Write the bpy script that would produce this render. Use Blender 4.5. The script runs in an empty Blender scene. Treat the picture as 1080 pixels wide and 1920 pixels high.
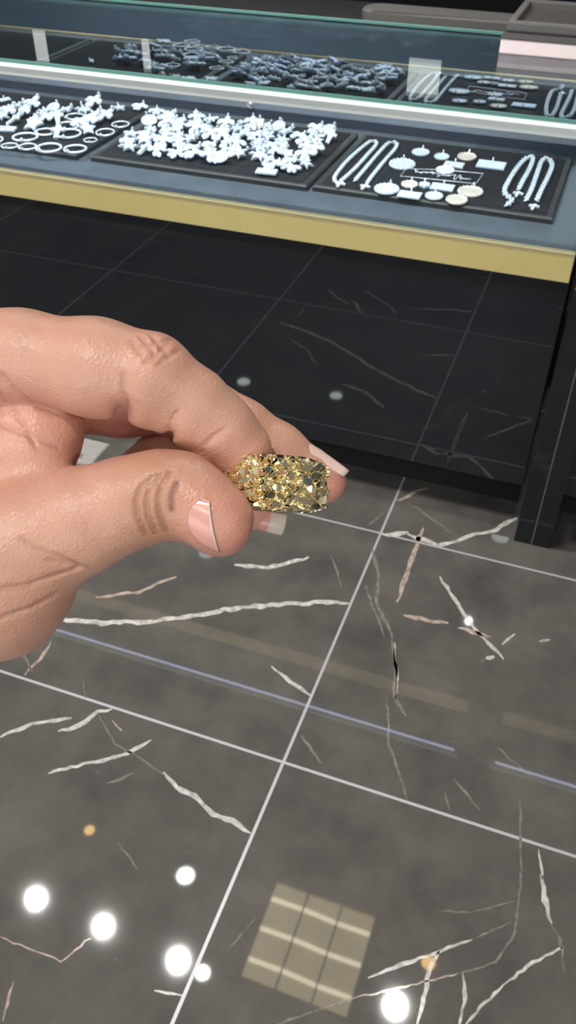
import bpy, bmesh, math, random
import numpy as np
from mathutils import Vector, Matrix

random.seed(7)
C = bpy.context.scene.collection
PI = math.pi
U = 1.65                      # camera height in metres; the plan below is drawn in camera heights
# ------------------------------------------------------------------ camera
R = np.array([[0.9393659758934992, -0.22776513410821658, 0.2563486044789788],
              [0.34281865146944396, 0.6059142838957349, -0.717874120424877],
              [0.008181414200838748, 0.7622276065951593, 0.6472573987262636]])
F = 1609.876
cam_d = bpy.data.cameras.new('camera')
cam = bpy.data.objects.new('camera', cam_d)
C.objects.link(cam)
M = Matrix(R.tolist()).to_4x4()
M.translation = Vector((0, 0, U))
cam.matrix_world = M
cam_d.sensor_fit = 'VERTICAL'
cam_d.sensor_height = 36
cam_d.lens = F / 1920 * 36
cam_d.clip_start = 0.02
cam_d.dof.use_dof = True
cam_d.dof.focus_distance = .192
cam_d.dof.aperture_fstop = 85
bpy.context.scene.camera = cam
# ------------------------------------------------------------------ view, world, lights
sc = bpy.context.scene
sc.view_settings.view_transform = 'Standard'
sc.view_settings.look = 'None'
sc.view_settings.gamma = 1
sc.view_settings.use_curve_mapping = False
sc.view_settings.exposure = 0.0
w = bpy.data.worlds.new('store_ambience')
sc.world = w
w.use_nodes = True
w.node_tree.nodes['Background'].inputs[0].default_value = (0.75, 0.85, 1, 1)
w.node_tree.nodes['Background'].inputs[1].default_value = 0.25
LAMP_KEY = 72.0
LAMP_W = 185.0                 # watts of the other downlights
LAMP_GLOW = 60.0              # radiance of a bright lens
AMBER_GLOW = 14.0
TUBE_GLOW = 11.0
REFLECTOR_GLOW = 3.4
FILL_PANEL_W = 90.0
FILL_WINDOW_GLOW = 4.2
LED_W = 2.2                  # per metre strip set
HC = 2.0                      # ceiling height, camera heights

# ------------------------------------------------------------------ helpers
def ray(px, py):
    return R @ np.array([px - 540, 960 - py, -F])
def at(px, py, z):
    """the point of the horizontal plane z (camera heights) seen at a place of the photo"""
    d = ray(px, py); t = (z - 1) / d[2]
    return np.array([d[0] * t, d[1] * t, z])
def W(p): return Vector((p[0] * U, p[1] * U, p[2] * U))

def mat(name, col, rough=.5, metal=0., spec=.5, ior=1.5, **k):
    m = bpy.data.materials.new(name); m.use_nodes = True
    b = m.node_tree.nodes['Principled BSDF']
    b.inputs['Base Color'].default_value = (*col, 1)
    b.inputs['Roughness'].default_value = rough
    b.inputs['Metallic'].default_value = metal
    b.inputs['IOR'].default_value = ior
    b.inputs['Specular IOR Level'].default_value = spec
    for kk, v in k.items(): b.inputs[kk.replace('_', ' ')].default_value = v
    return m
def nodes(m): return m.node_tree.nodes, m.node_tree.links, m.node_tree.nodes['Principled BSDF']
def add_noise(m, c1, c2, scale, rough=None, bump=0., bscale=None, coord='Object', dist=.001):
    n, l, b = nodes(m)
    tc = n.new('ShaderNodeTexCoord'); nz = n.new('ShaderNodeTexNoise')
    nz.inputs['Scale'].default_value = scale; nz.inputs['Detail'].default_value = 6
    l.new(tc.outputs[coord], nz.inputs['Vector'])
    r = n.new('ShaderNodeValToRGB')
    r.color_ramp.elements[0].position = .3; r.color_ramp.elements[1].position = .7
    r.color_ramp.elements[0].color = (*c1, 1); r.color_ramp.elements[1].color = (*c2, 1)
    l.new(nz.outputs['Fac'], r.inputs[0]); l.new(r.outputs[0], b.inputs['Base Color'])
    if bump:
        n2 = n.new('ShaderNodeTexNoise'); n2.inputs['Scale'].default_value = bscale or scale * 4
        l.new(tc.outputs[coord], n2.inputs['Vector'])
        bp = n.new('ShaderNodeBump'); bp.inputs['Strength'].default_value = bump; bp.inputs['Distance'].default_value = dist
        l.new(n2.outputs['Fac'], bp.inputs['Height']); l.new(bp.outputs[0], b.inputs['Normal'])
    return m
def emit(name, col, s):
    m = bpy.data.materials.new(name); m.use_nodes = True
    n = m.node_tree.nodes; n.clear()
    e = n.new('ShaderNodeEmission'); o = n.new('ShaderNodeOutputMaterial')
    e.inputs[0].default_value = (*col, 1); e.inputs[1].default_value = s
    m.node_tree.links.new(e.outputs[0], o.inputs[0])
    return m

def obj(name, verts, faces, m=None, parent=None, smooth=False):
    me = bpy.data.meshes.new(name)
    me.from_pydata([tuple(v) for v in verts], [], faces); me.update()
    return link(name, me, m, parent, smooth)
def link(name, me, m=None, parent=None, smooth=False):
    if m:
        for x in (m if isinstance(m, (list, tuple)) else [m]): me.materials.append(x)
    if smooth:
        for p in me.polygons: p.use_smooth = True
    o = bpy.data.objects.new(name, me); C.objects.link(o)
    if parent: o.parent = parent
    return o
def from_bm(name, bm, m=None, parent=None, smooth=False):
    me = bpy.data.meshes.new(name); bm.normal_update(); bm.to_mesh(me); bm.free()
    return link(name, me, m, parent, smooth)
def box_bm(bm, lo, hi, bev=0., mi=0):
    r = bmesh.ops.create_cube(bm, size=1)
    vs = r['verts']
    for v in vs:
        v.co = Vector([lo[i] + (v.co[i] + .5) * (hi[i] - lo[i]) for i in range(3)])
    fs = list({f for v in vs for f in v.link_faces})
    for f in fs: f.material_index = mi
    if bev:
        es = list({e for v in vs for e in v.link_edges})
        bmesh.ops.bevel(bm, geom=es, offset=bev, segments=2, affect='EDGES', profile=.6)
def box(name, lo, hi, m, parent=None, bev=0., unit=True):
    bm = bmesh.new()
    s = U if unit else 1
    box_bm(bm, [a * s for a in lo], [a * s for a in hi], bev)
    return from_bm(name, bm, m, parent)
def tag(o, label, cat, group=None, kind=None):
    o['label'] = label; o['category'] = cat
    if group: o['group'] = group
    if kind: o['kind'] = kind
    return o
def thing(name, label, cat, loc=(0, 0, 0), rz=0, group=None):
    o = bpy.data.objects.new(name, None); C.objects.link(o)
    o.empty_display_size = .02
    o.location = loc; o.rotation_euler = (0, 0, rz)
    return tag(o, label, cat, group)
def struct(o):
    o['kind'] = 'structure'; return o
def tube_bm(bm, pts, r, seg=8, closed=False, mi=0):
    """a swept tube through pts; r is a number or one per point"""
    pts = [Vector(p) for p in pts]; n = len(pts); rings = []
    prev = None
    for i, p in enumerate(pts):
        a = pts[(i - 1) % n] if (closed or i > 0) else p
        b = pts[(i + 1) % n] if (closed or i < n - 1) else p
        t = (b - a).normalized()
        if prev is None:
            u = t.orthogonal().normalized()
        else:
            u = (prev - t * prev.dot(t)).normalized()
        prev = u; v = t.cross(u)
        rr = r[i] if isinstance(r, (list, tuple)) else r
        rings.append([bm.verts.new(p + (u * math.cos(2 * PI * k / seg) + v * math.sin(2 * PI * k / seg)) * rr) for k in range(seg)])
    for i in range(n if closed else n - 1):
        A, B = rings[i], rings[(i + 1) % n]
        for k in range(seg):
            f = bm.faces.new((A[k], A[(k + 1) % seg], B[(k + 1) % seg], B[k])); f.material_index = mi; f.smooth = True
    if not closed:
        bm.faces.new(rings[0][::-1]).material_index = mi; bm.faces.new(rings[-1]).material_index = mi
def lathe_bm(bm, prof, seg=24, cx=0, cy=0, sx=1, sy=1):
    rings = []
    for r, z in prof:
        rings.append([bm.verts.new((cx + r * sx * math.cos(2 * PI * k / seg), cy + r * sy * math.sin(2 * PI * k / seg), z)) for k in range(seg)])
    for A, B in zip(rings, rings[1:]):
        for k in range(seg): bm.faces.new((A[k], A[(k + 1) % seg], B[(k + 1) % seg], B[k]))
    bm.faces.new(rings[0][::-1]); bm.faces.new(rings[-1])
def prism_bm(bm, pts, z0, z1, bev=.0):
    a = [bm.verts.new((x, y, z0)) for x, y in pts]; b = [bm.verts.new((x, y, z1)) for x, y in pts]
    n = len(pts)
    bm.faces.new(a[::-1]); f = bm.faces.new(b)
    for k in range(n): bm.faces.new((a[k], a[(k + 1) % n], b[(k + 1) % n], b[k]))
    if bev: bmesh.ops.bevel(bm, geom=list(f.edges), offset=bev, segments=1, affect='EDGES')

# ------------------------------------------------------------------ materials
def floor_material():
    m = mat('polished_dark_marble', (.03, .029, .028), rough=.03, spec=.6)
    n, l, b = nodes(m)
    tc = n.new('ShaderNodeTexCoord'); sep = n.new('ShaderNodeSeparateXYZ'); l.new(tc.outputs['Object'], sep.inputs[0])
    def math_(op, a, bb=None, c=None):
        x = n.new('ShaderNodeMath'); x.operation = op
        for i, v in enumerate((a, bb, c)):
            if v is None: continue
            if isinstance(v, (int, float)): x.inputs[i].default_value = v
            else: l.new(v, x.inputs[i])
        return x.outputs[0]
    def line(out, off, period, half):
        s = math_('SUBTRACT', out, off * U)
        q = math_('PINGPONG', s, period * U / 2)       # 0 on a joint
        return math_('LESS_THAN', q, half)
    gx = line(sep.outputs[0], -.2244, .4783, .0034); gy = line(sep.outputs[1], .6204, .49193, .0034)
    g = math_('MAXIMUM', gx, gy)
    n1 = n.new('ShaderNodeTexNoise'); n1.inputs['Scale'].default_value = 5; n1.inputs['Detail'].default_value = 10; n1.inputs['Roughness'].default_value = .65
    l.new(tc.outputs['Object'], n1.inputs['Vector'])
    r1 = n.new('ShaderNodeValToRGB'); l.new(n1.outputs['Fac'], r1.inputs[0])
    r1.color_ramp.elements[0].position = .3; r1.color_ramp.elements[0].color = (.042, .040, .0375, 1)
    r1.color_ramp.elements[1].position = .72; r1.color_ramp.elements[1].color = (.086, .080, .073, 1)
    # small pale flecks and hair veins
    n2 = n.new('ShaderNodeTexNoise'); n2.inputs['Scale'].default_value = 26; n2.inputs['Detail'].default_value = 8; n2.inputs['Roughness'].default_value = .7
    l.new(tc.outputs['Object'], n2.inputs['Vector'])
    r2 = n.new('ShaderNodeValToRGB'); l.new(n2.outputs['Fac'], r2.inputs[0])
    r2.color_ramp.elements[0].position = .66; r2.color_ramp.elements[0].color = (0, 0, 0, 1)
    r2.color_ramp.elements[1].position = .80; r2.color_ramp.elements[1].color = (.6, .6, .6, 1)
    mx = n.new('ShaderNodeMix'); mx.data_type = 'RGBA'; l.new(r2.outputs[0], mx.inputs[0])
    l.new(r1.outputs[0], mx.inputs[6]); mx.inputs[7].default_value = (.21, .195, .175, 1)
    mg = n.new('ShaderNodeMix'); mg.data_type = 'RGBA'; l.new(g, mg.inputs[0])
    l.new(mx.outputs[2], mg.inputs[6]); mg.inputs[7].default_value = (.24, .235, .25, 1)
    l.new(mg.outputs[2], b.inputs['Base Color'])
    rr = math_('MULTIPLY_ADD', g, .35, .03); l.new(rr, b.inputs['Roughness'])
    return m
M_FLOOR = floor_material()
M_VEIN = add_noise(mat('white_marble_vein', (.6, .58, .56), rough=.06), (.18, .17, .16), (.43, .42, .40), 60)
M_VEIN_TAN = add_noise(mat('tan_marble_vein', (.4, .33, .28), rough=.06), (.14, .11, .095), (.34, .28, .24), 60)
M_VEIN_DIM = add_noise(mat('faint_marble_vein', (.2, .18, .17), rough=.05), (.07, .064, .058), (.16, .148, .135), 60)
M_BLACK_GLASS = mat('black_gloss_panel', (.017, .022, .029), rough=.02, ior=1.65)
M_POST = mat('black_gloss_post', (.012, .014, .017), rough=.08, ior=1.55)
M_GROOVE = mat('grey_joint', (.16, .16, .165), rough=.4)
M_BLACK = mat('matt_black', (.006, .006, .008), rough=.7)
M_BRASS = add_noise(mat('brushed_brass', (.55, .43, .13), rough=.45, metal=.3), (.72, .60, .24), (.80, .68, .30), 3)
M_BRASS_EDGE = mat('polished_brass_edge', (.8, .68, .38), rough=.35, metal=.7)
M_DECK = add_noise(mat('slate_blue_deck', (.10, .14, .19), rough=.45), (.045, .058, .074), (.058, .074, .094), 12)
M_RISER = add_noise(mat('navy_leather', (.03, .038, .07), rough=.5), (.016, .020, .036), (.022, .027, .048), 20)
M_VELVET = add_noise(mat('black_velvet', (.012, .013, .016), rough=.95, spec=.1), (.009, .010, .013), (.017, .018, .022), 70)
M_TRAYRIM = mat('black_tray_rim', (.008, .009, .011), rough=.6)
M_MIRROR = mat('mirror', (.74, .8, .84), rough=.015, metal=1)
M_ALU = mat('satin_aluminium', (.74, .80, .78), rough=.4, metal=.1)
M_LED = emit('led_diffuser', (.62, .68, 1), 9.0)
M_EDGE = mat('green_glass_edge', (.16, .36, .32), rough=.15, Emission_Color=(.2, .5, .45, 1))
M_LED_GLOW = mat('led_glow_line', (.85, .92, .88), rough=.3, Emission_Color=(.85, 1, .93, 1), Emission_Strength=.45)  # glow of the LED in the glass edge, put in as emission
M_PINK = mat('pale_pink_lacquer', (.62, .52, .52), rough=.35)
M_GREY_TRAY = mat('dark_grey_leatherette', (.045, .043, .042), rough=.55)
M_GREY_PAD = mat('grey_pad_suede', (.075, .073, .07), rough=.8)
M_WALLD = add_noise(mat('near_black_wall', (.008, .010, .016), rough=.6), (.006, .008, .013), (.010, .012, .02), 2)
M_WALLG = mat('warm_grey_wall', (.55, .53, .50), rough=.8)
M_CEIL = add_noise(mat('ceiling_paint', (.5, .5, .48), rough=.9), (.60, .60, .57), (.66, .66, .63), 1)
M_BLUE = mat('slate_blue_counter', (.52, .70, 1), rough=.5)
M_CHROME = mat('chrome', (.8, .8, .82), rough=.12, metal=1)
M_PINKMETAL = mat('pinkish_satin_nickel', (.75, .66, .68), rough=.3, metal=.8)

def glass_mat():
    m = bpy.data.materials.new('clear_glass'); m.use_nodes = True
    n = m.node_tree.nodes; l = m.node_tree.links; n.clear()
    t = n.new('ShaderNodeBsdfTransparent'); t.inputs[0].default_value = (.95, .975, .97, 1)
    g = n.new('ShaderNodeBsdfGlossy'); g.inputs['Roughness'].default_value = .01
    f = n.new('ShaderNodeFresnel')
    ge = n.new('ShaderNodeNewGeometry'); ma = n.new('ShaderNodeMath'); ma.operation = 'MULTIPLY_ADD'   # same reflectance on both faces of the pane
    ma.inputs[1].default_value = 1 / 1.45 - 1.45; ma.inputs[2].default_value = 1.45
    l.new(ge.outputs['Backfacing'], ma.inputs[0]); l.new(ma.outputs[0], f.inputs[0])
    x = n.new('ShaderNodeMixShader'); o = n.new('ShaderNodeOutputMaterial')
    l.new(f.outputs[0], x.inputs[0]); l.new(t.outputs[0], x.inputs[1]); l.new(g.outputs[0], x.inputs[2]); l.new(x.outputs[0], o.inputs[0])
    return m
M_GLASS = glass_mat()

def sparkle(name, c1, c2, rough=.3, metal=.7, scale=900):
    m = mat(name, c1, rough=rough, metal=metal)
    n, l, b = nodes(m)
    tc = n.new('ShaderNodeTexCoord'); v = n.new('ShaderNodeTexVoronoi'); v.inputs['Scale'].default_value = scale
    l.new(tc.outputs['Object'], v.inputs['Vector'])
    r = n.new('ShaderNodeMix'); r.data_type = 'RGBA'; r.inputs[6].default_value = (*c1, 1); r.inputs[7].default_value = (*c2, 1)
    s = n.new('ShaderNodeSeparateColor'); l.new(v.outputs['Color'], s.inputs[0]); l.new(s.outputs[0], r.inputs[0]); l.new(r.outputs[2], b.inputs['Base Color'])
    bp = n.new('ShaderNodeBump'); bp.inputs['Strength'].default_value = .8; bp.inputs['Distance'].default_value = .0006
    l.new(v.outputs['Distance'], bp.inputs['Height']); l.new(bp.outputs[0], b.inputs['Normal'])
    return m
M_SILVER = sparkle('stone_set_silver', (.32, .385, .47), (.68, .75, .85), metal=.25)
M_SILVER2 = sparkle('plain_silver', (.46, .52, .61), (.80, .84, .91), rough=.25, metal=.35, scale=300)
M_CREAM = sparkle('cream_silver', (.45, .41, .37), (.78, .72, .66), metal=.45)
M_BLUEW = sparkle('blue_white_stones', (.34, .42, .60), (.62, .71, .90), metal=.15)

# ------------------------------------------------------------------ the room
def floor_build():
    V = []; Fc = []; MI = []
    def quad(p, mi):
        i = len(V); V.extend(p); Fc.append((i, i + 1, i + 2, i + 3)); MI.append(mi)
    X0, X1, Y0, Y1 = -6.5, 6, -6, 6
    quad([(X0, Y0, 0), (X1, Y0, 0), (X1, Y1, 0), (X0, Y1, 0)], 0)
    rnd = random.Random(3)
    def vein(pts, wpx, mi=1):
        P = []
        for a, b in zip(pts, pts[1:]):
            L = math.hypot(b[0] - a[0], b[1] - a[1]); k = max(2, int(L / 11))
            for i in range(k):
                t = i / k; P.append((a[0] + (b[0] - a[0]) * t, a[1] + (b[1] - a[1]) * t))
        P.append(pts[-1])
        P = [(x + rnd.uniform(-1.6, 1.6), y + rnd.uniform(-1.8, 1.8)) for x, y in P]
        n = len(P); L = []
        for i, (x, y) in enumerate(P):
            a = P[max(0, i - 1)]; b = P[min(n - 1, i + 1)]
            dx, dy = b[0] - a[0], b[1] - a[1]; q = math.hypot(dx, dy) or 1
            taper = min(1, .35 + i / 3, .35 + (n - 1 - i) / 3)
            h = wpx * .5 * taper * rnd.uniform(.6, 1.2)
            nx, ny = -dy / q * h, dx / q * h
            L.append((at(x + nx, y + ny, 0) * U, at(x - nx, y - ny, 0) * U))
        base = len(V)
        for a, b in L:
            V.append((a[0], a[1], .0003)); V.append((b[0], b[1], .0003))
        for i in range(n - 1):
            j = base + 2 * i
            Fc.append((j, j + 2, j + 3, j + 1)); MI.append(mi)
    vs = [
        ([(92, 1160), (190, 1168), (280, 1165), (345, 1158), (420, 1143), (500, 1135), (590, 1130), (655, 1130)], 9, 1),
        ([(440, 1060), (500, 1065), (545, 1055), (580, 1045)], 8, 1),
        ([(307, 1450), (330, 1475), (365, 1493), (400, 1525), (435, 1540), (470, 1563)], 10, 1),
        ([(108, 1370), (130, 1368), (160, 1355), (185, 1335), (212, 1329)], 9, 1),
        ([(0, 1382), (60, 1357), (135, 1347)], 7, 1),
        ([(90, 1450), (180, 1428), (240, 1412), (285, 1388)], 7, 1),
        ([(185, 1340), (215, 1395), (260, 1420), (310, 1455)], 4, 3),
        ([(200, 1470), (250, 1450)], 6, 3),
        ([(793, 990), (770, 1055), (745, 1128)], 9, 2),
        ([(757, 1153), (800, 1163), (840, 1168)], 9, 2),
        ([(858, 1176), (900, 1188), (920, 1195)], 8, 2),
        ([(825, 1082), (850, 1120), (880, 1165), (915, 1205), (945, 1235)], 7, 1),
        ([(940, 1207), (965, 1190)], 10, 1), ([(911, 1232), (926, 1233)], 12, 1), ([(1010, 1202), (1030, 1198)], 8, 2),
        ([(700, 1030), (710, 1080), (705, 1130), (735, 1190), (742, 1250), (740, 1310), (762, 1345)], 7, 3),
        ([(738, 1200), (744, 1270), (741, 1312)], 6, 2),
        ([(685, 1100), (712, 1170), (722, 1195)], 6, 3), ([(725, 1310), (730, 1400), (765, 1500)], 5, 3),
        ([(718, 1003), (765, 998)], 9, 1), ([(760, 1000), (820, 1022), (845, 1018), (880, 1006), (930, 992), (970, 970)], 8, 1),
        ([(510, 1250), (545, 1280), (585, 1305)], 7, 1), ([(565, 1380), (605, 1435)], 6, 3),
        ([(1010, 1590), (1017, 1650)], 5, 1), ([(1014, 1640), (1025, 1700), (1033, 1732)], 12, 1), ([(1033, 1732), (1050, 1760), (1060, 1830)], 5, 3),
        ([(1057, 1775), (1000, 1805), (945, 1845)], 7, 1), ([(945, 1845), (900, 1890), (870, 1925)], 7, 1),
        ([(975, 1500), (977, 1650), (965, 1750), (930, 1805), (860, 1825)], 5, 3),
        ([(860, 1825), (760, 1850), (660, 1872)], 4, 2), ([(660, 1872), (520, 1920)], 5, 3),
        ([(885, 1762), (830, 1780), (800, 1793), (750, 1810), (690, 1835)], 8, 1),
        ([(822, 1785), (805, 1815), (795, 1870), (782, 1925)], 9, 1), ([(868, 1822), (872, 1870), (860, 1925)], 8, 1),
        ([(820, 1708), (880, 1712), (965, 1690)], 4, 3), ([(885, 1762), (960, 1728)], 4, 3),
        ([(0, 1758), (60, 1782), (115, 1803), (170, 1758)], 4, 2), ([(290, 1858), (345, 1868)], 7, 1),
        ([(25, 1840), (5, 1915)], 5, 2), ([(45, 1265), (75, 1235), (97, 1203)], 6, 2), ([(220, 1580), (260, 1630)], 4, 3),
        ([(740, 940), (800, 915)], 8, 2), ([(800, 850), (815, 845)], 10, 1), ([(850, 1460), (900, 1520)], 4, 3),
        ([(155, 1270), (160, 1310)], 4, 3), ([(690, 985), (720, 960)], 5, 3), ([(760, 940), (850, 1000)], 4, 3),
        ([(210, 1350), (228, 1372)], 5, 2), ([(0, 1180), (40, 1220), (60, 1260)], 5, 3), ([(835, 1485), (842, 1520)], 5, 3),
        ([(480, 1720), (430, 1780)], 4, 3), ([(930, 1400), (1000, 1460)], 4, 3), ([(620, 1040), (640, 1100)], 4, 3),
        ([(330, 1080), (260, 1110), (180, 1120)], 6, 2),
    ]
    for v in vs: vein(*v)
    o = obj('floor', V, Fc, [M_FLOOR, M_VEIN, M_VEIN_TAN, M_VEIN_DIM])
    for p, i in zip(o.data.polygons, MI): p.material_index = i
    struct(o)
floor_build()
struct(box('ceiling', (-4, -3.6, HC), (3.6, 3.6, HC + .06), M_CEIL))
struct(box('wall_back', (-4, 3.3, 0), (3.6, 3.4, HC), M_WALLD))
struct(box('wall_front', (-4, -3.5, 0), (3.6, -3.4, HC), M_WALLG))
struct(box('wall_left', (-4, -3.4, 0), (-3.9, 3.3, HC), M_WALLG))
struct(box('wall_right', (3.5, -3.4, 0), (3.6, 3.3, HC), M_WALLG))

def fill_window():  # added glowing window behind the viewer, for fill and ring reflections
    t = bpy.data.objects.new('fill_window_1', None); C.objects.link(t); struct(t)
    t.location = (0, -3.39 * U, 1.0 * U)
    box('fill_window_pane', (-1.8, -.005, -.5), (1.8, .002, .6), emit('fill_glow_pane', (.95, .97, 1), FILL_WINDOW_GLOW), t)
    for x in (-1.8, -.6, .6, 1.8): box('mullion', (x - .02, -.005, -.5), (x + .02, .02, .6), M_BLACK, t)
    for z in (-.5, .6): box('rail', (-1.82, -.005, z - .02), (1.82, .02, z + .02), M_BLACK, t)
fill_window()

# ------------------------------------------------------------------ ceiling lamps
lens_white = emit('white_lens', (1, 1, 1), LAMP_GLOW)
lens_amber = emit('amber_lens', (1, .62, .2), AMBER_GLOW)
M_TRIMW = mat('white_lamp_trim', (.8, .8, .8), rough=.4)
M_TRIMG = mat('gold_lamp_trim', (.7, .5, .2), rough=.3, metal=.9)
def downlight(px, py, label, r=.05, lens=None, power=None, behind=False, xy=None, group='recessed ceiling downlights', cone=100, target=None, col=(1, .97, .93)):
    if xy is None:
        v = at(px, py, -HC)
        x, y = v[0], (2.506 - v[1]) if behind else v[1]
    else: x, y = xy
    z = HC * U
    t = thing('ceiling_downlight', label, 'ceiling light', (x * U, y * U, z), 0, group)
    bm = bmesh.new()
    lathe_bm(bm, [(r * .98, .0), (r * 1.3, .0), (r * 1.3, -.006), (r * 1.02, -.012), (r * .98, -.008)], 32)
    from_bm('trim_ring', bm, M_TRIMG if lens is lens_amber else M_TRIMW, t, True)
    bm = bmesh.new(); lathe_bm(bm, [(r * .97, -.004), (r * .9, -.012), (.3 * r, -.017), (.05 * r, -.018)], 32)
    from_bm('lens', bm, lens or lens_white, t, True)
    if power:
        ld = bpy.data.lights.new('downlight_beam', 'SPOT'); ld.energy = power; ld.spot_size = math.radians(cone); ld.spot_blend = .6
        ld.shadow_soft_size = r * .8; ld.color = col
        lo = bpy.data.objects.new('downlight_beam', ld); C.objects.link(lo)
        lo.parent = t; lo.location = (0, 0, -.03)
        if target is not None:
            d = Vector(target) - Vector((x * U, y * U, z - .03))
            lo.rotation_euler = d.to_track_quat('-Z', 'Y').to_euler()
for i, (px, py, r) in enumerate(((70, 1690, .050), (195, 1741, .048), (335, 1805, .056), (740, 1890, .058))):
    where = ('leftmost of the bright lamps reflected at the floor front', 'second bright lamp from the left reflected in the floor',
             'large bright lamp reflected just left of the grout line', 'bright lamp reflected below the square light panel')[i]
    downlight(px, py, 'recessed white ceiling downlight, ' + where, r, power=LAMP_W)
downlight(380, 1825, 'small white ceiling downlight reflected right on the grout line', .042)
downlight(348, 1643, 'dimmer white ceiling downlight reflected above the row of bright lamps', .058, lens=emit('soft_lens', (.95, .97, .95), 30))
downlight(168, 1558, 'amber ceiling downlight reflected at the left of the floor', .034, lens=lens_amber)
downlight(803, 1806, 'amber ceiling downlight reflected right of the square light panel', .040, lens=lens_amber)
HAND = (-.03 * U, .1 * U, .925 * U)
for i, (px, py, r) in enumerate(((388, 1038, .07), (457, 717, .075), (630, 743, .07), (938, 1008, .08))):
    where = ('reflected in the floor under the thumb', 'reflected in the black panel above the middle finger',
             'reflected in the black panel beside the long vein', 'reflected left of the black post foot')[i]
    downlight(px, py, 'white ceiling downlight behind the viewer, ' + where, r, power=90 if i == 0 else LAMP_W, behind=True, lens=emit('far_lens', (.92, 1, 1), 45), target=HAND if i == 0 else None, cone=50 if i == 0 else 100)

downlight(0, 0, 'added unseen ceiling downlight above the viewer that lights the hand', .03, power=LAMP_KEY, xy=(-.12, -.36), cone=60, target=HAND)  # added key lamp, out of view, for the hand
for x, y, wh in ((-2.5, -.86, 'left'), (-1.75, -.86, 'right')):  # added unseen lamps that brighten the counter in the mirror
    downlight(0, 0, 'added fill downlight over the counter behind the viewer, %s one of two' % wh, .05, power=330, xy=(x, y), lens=emit('fill_counter_lens', (1, 1, 1), 12), cone=70)

def troffer():
    c = [at(q[0], q[1], -HC) for q in ((520, 1655), (707, 1723), (650, 1915), (447, 1835))]
    x0 = (c[0][0] + c[3][0]) / 2; x1 = (c[1][0] + c[2][0]) / 2; y1 = (c[0][1] + c[1][1]) / 2; y0 = (c[2][1] + c[3][1]) / 2
    a, b = (x1 - x0) / 2 * U, (y1 - y0) / 2 * U
    t = thing('ceiling_light_panel', 'square louvred ceiling light panel with three tubes reflected in the floor', 'ceiling light', ((x0 + x1) / 2 * U, (y0 + y1) / 2 * U, HC * U))
    bm = bmesh.new()
    for s in (-1, 1):
        box_bm(bm, (s * a - .008, -b, -.03), (s * a + .008, b, 0)); box_bm(bm, (-a, s * b - .008, -.03), (a, s * b + .008, 0))
    from_bm('frame', bm, M_TRIMG, t)
    box('reflector', (-a, -b, -.006), (a, b, -.001), emit('lit_reflector', (1, .86, .50), REFLECTOR_GLOW), t, unit=False)
    for k in (-1, 0, 1):
        bm = bmesh.new(); y = k * b * .62
        tube_bm(bm, [(-a + .012, y, -.018), (-a * .3, y + .004, -.018), (a * .3, y - .004, -.018), (a - .012, y, -.018)], .013, 10)
        from_bm('fluorescent_tube', bm, emit('warm_tube', (1, .9, .62), TUBE_GLOW), t)
    for k in (-1, 1):
        box('louvre_divider', (k * a / 3 - .004, -b, -.035), (k * a / 3 + .004, b, -.006), M_GREY_PAD, t, unit=False)
    return t
troffer()
def fill_panel(x, y, label):  # unseen ceiling panel added for general fill light
    t = thing('ceiling_light_panel', label, 'ceiling light', (x * U, y * U, HC * U))
    a = .36
    bm = bmesh.new()
    for s in (-1, 1):
        box_bm(bm, (s * a - .008, -a, -.02), (s * a + .008, a, 0)); box_bm(bm, (-a, s * a - .008, -.02), (a, s * a + .008, 0))
    from_bm('frame', bm, M_TRIMW, t)
    ld = bpy.data.lights.new('fill_panel_light', 'AREA'); ld.shape = 'SQUARE'; ld.size = a * 1.95; ld.energy = FILL_PANEL_W; ld.color = (1, .95, .88)
    lo = bpy.data.objects.new('fill_panel_light', ld); C.objects.link(lo); lo.parent = t; lo.location = (0, 0, -.012)
fill_panel(-2.6, -1.0, 'added square fill light panel in the ceiling behind the viewer, left of two')
fill_panel(2.2, -1.0, 'added square fill light panel in the ceiling behind the viewer, right of two')

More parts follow.
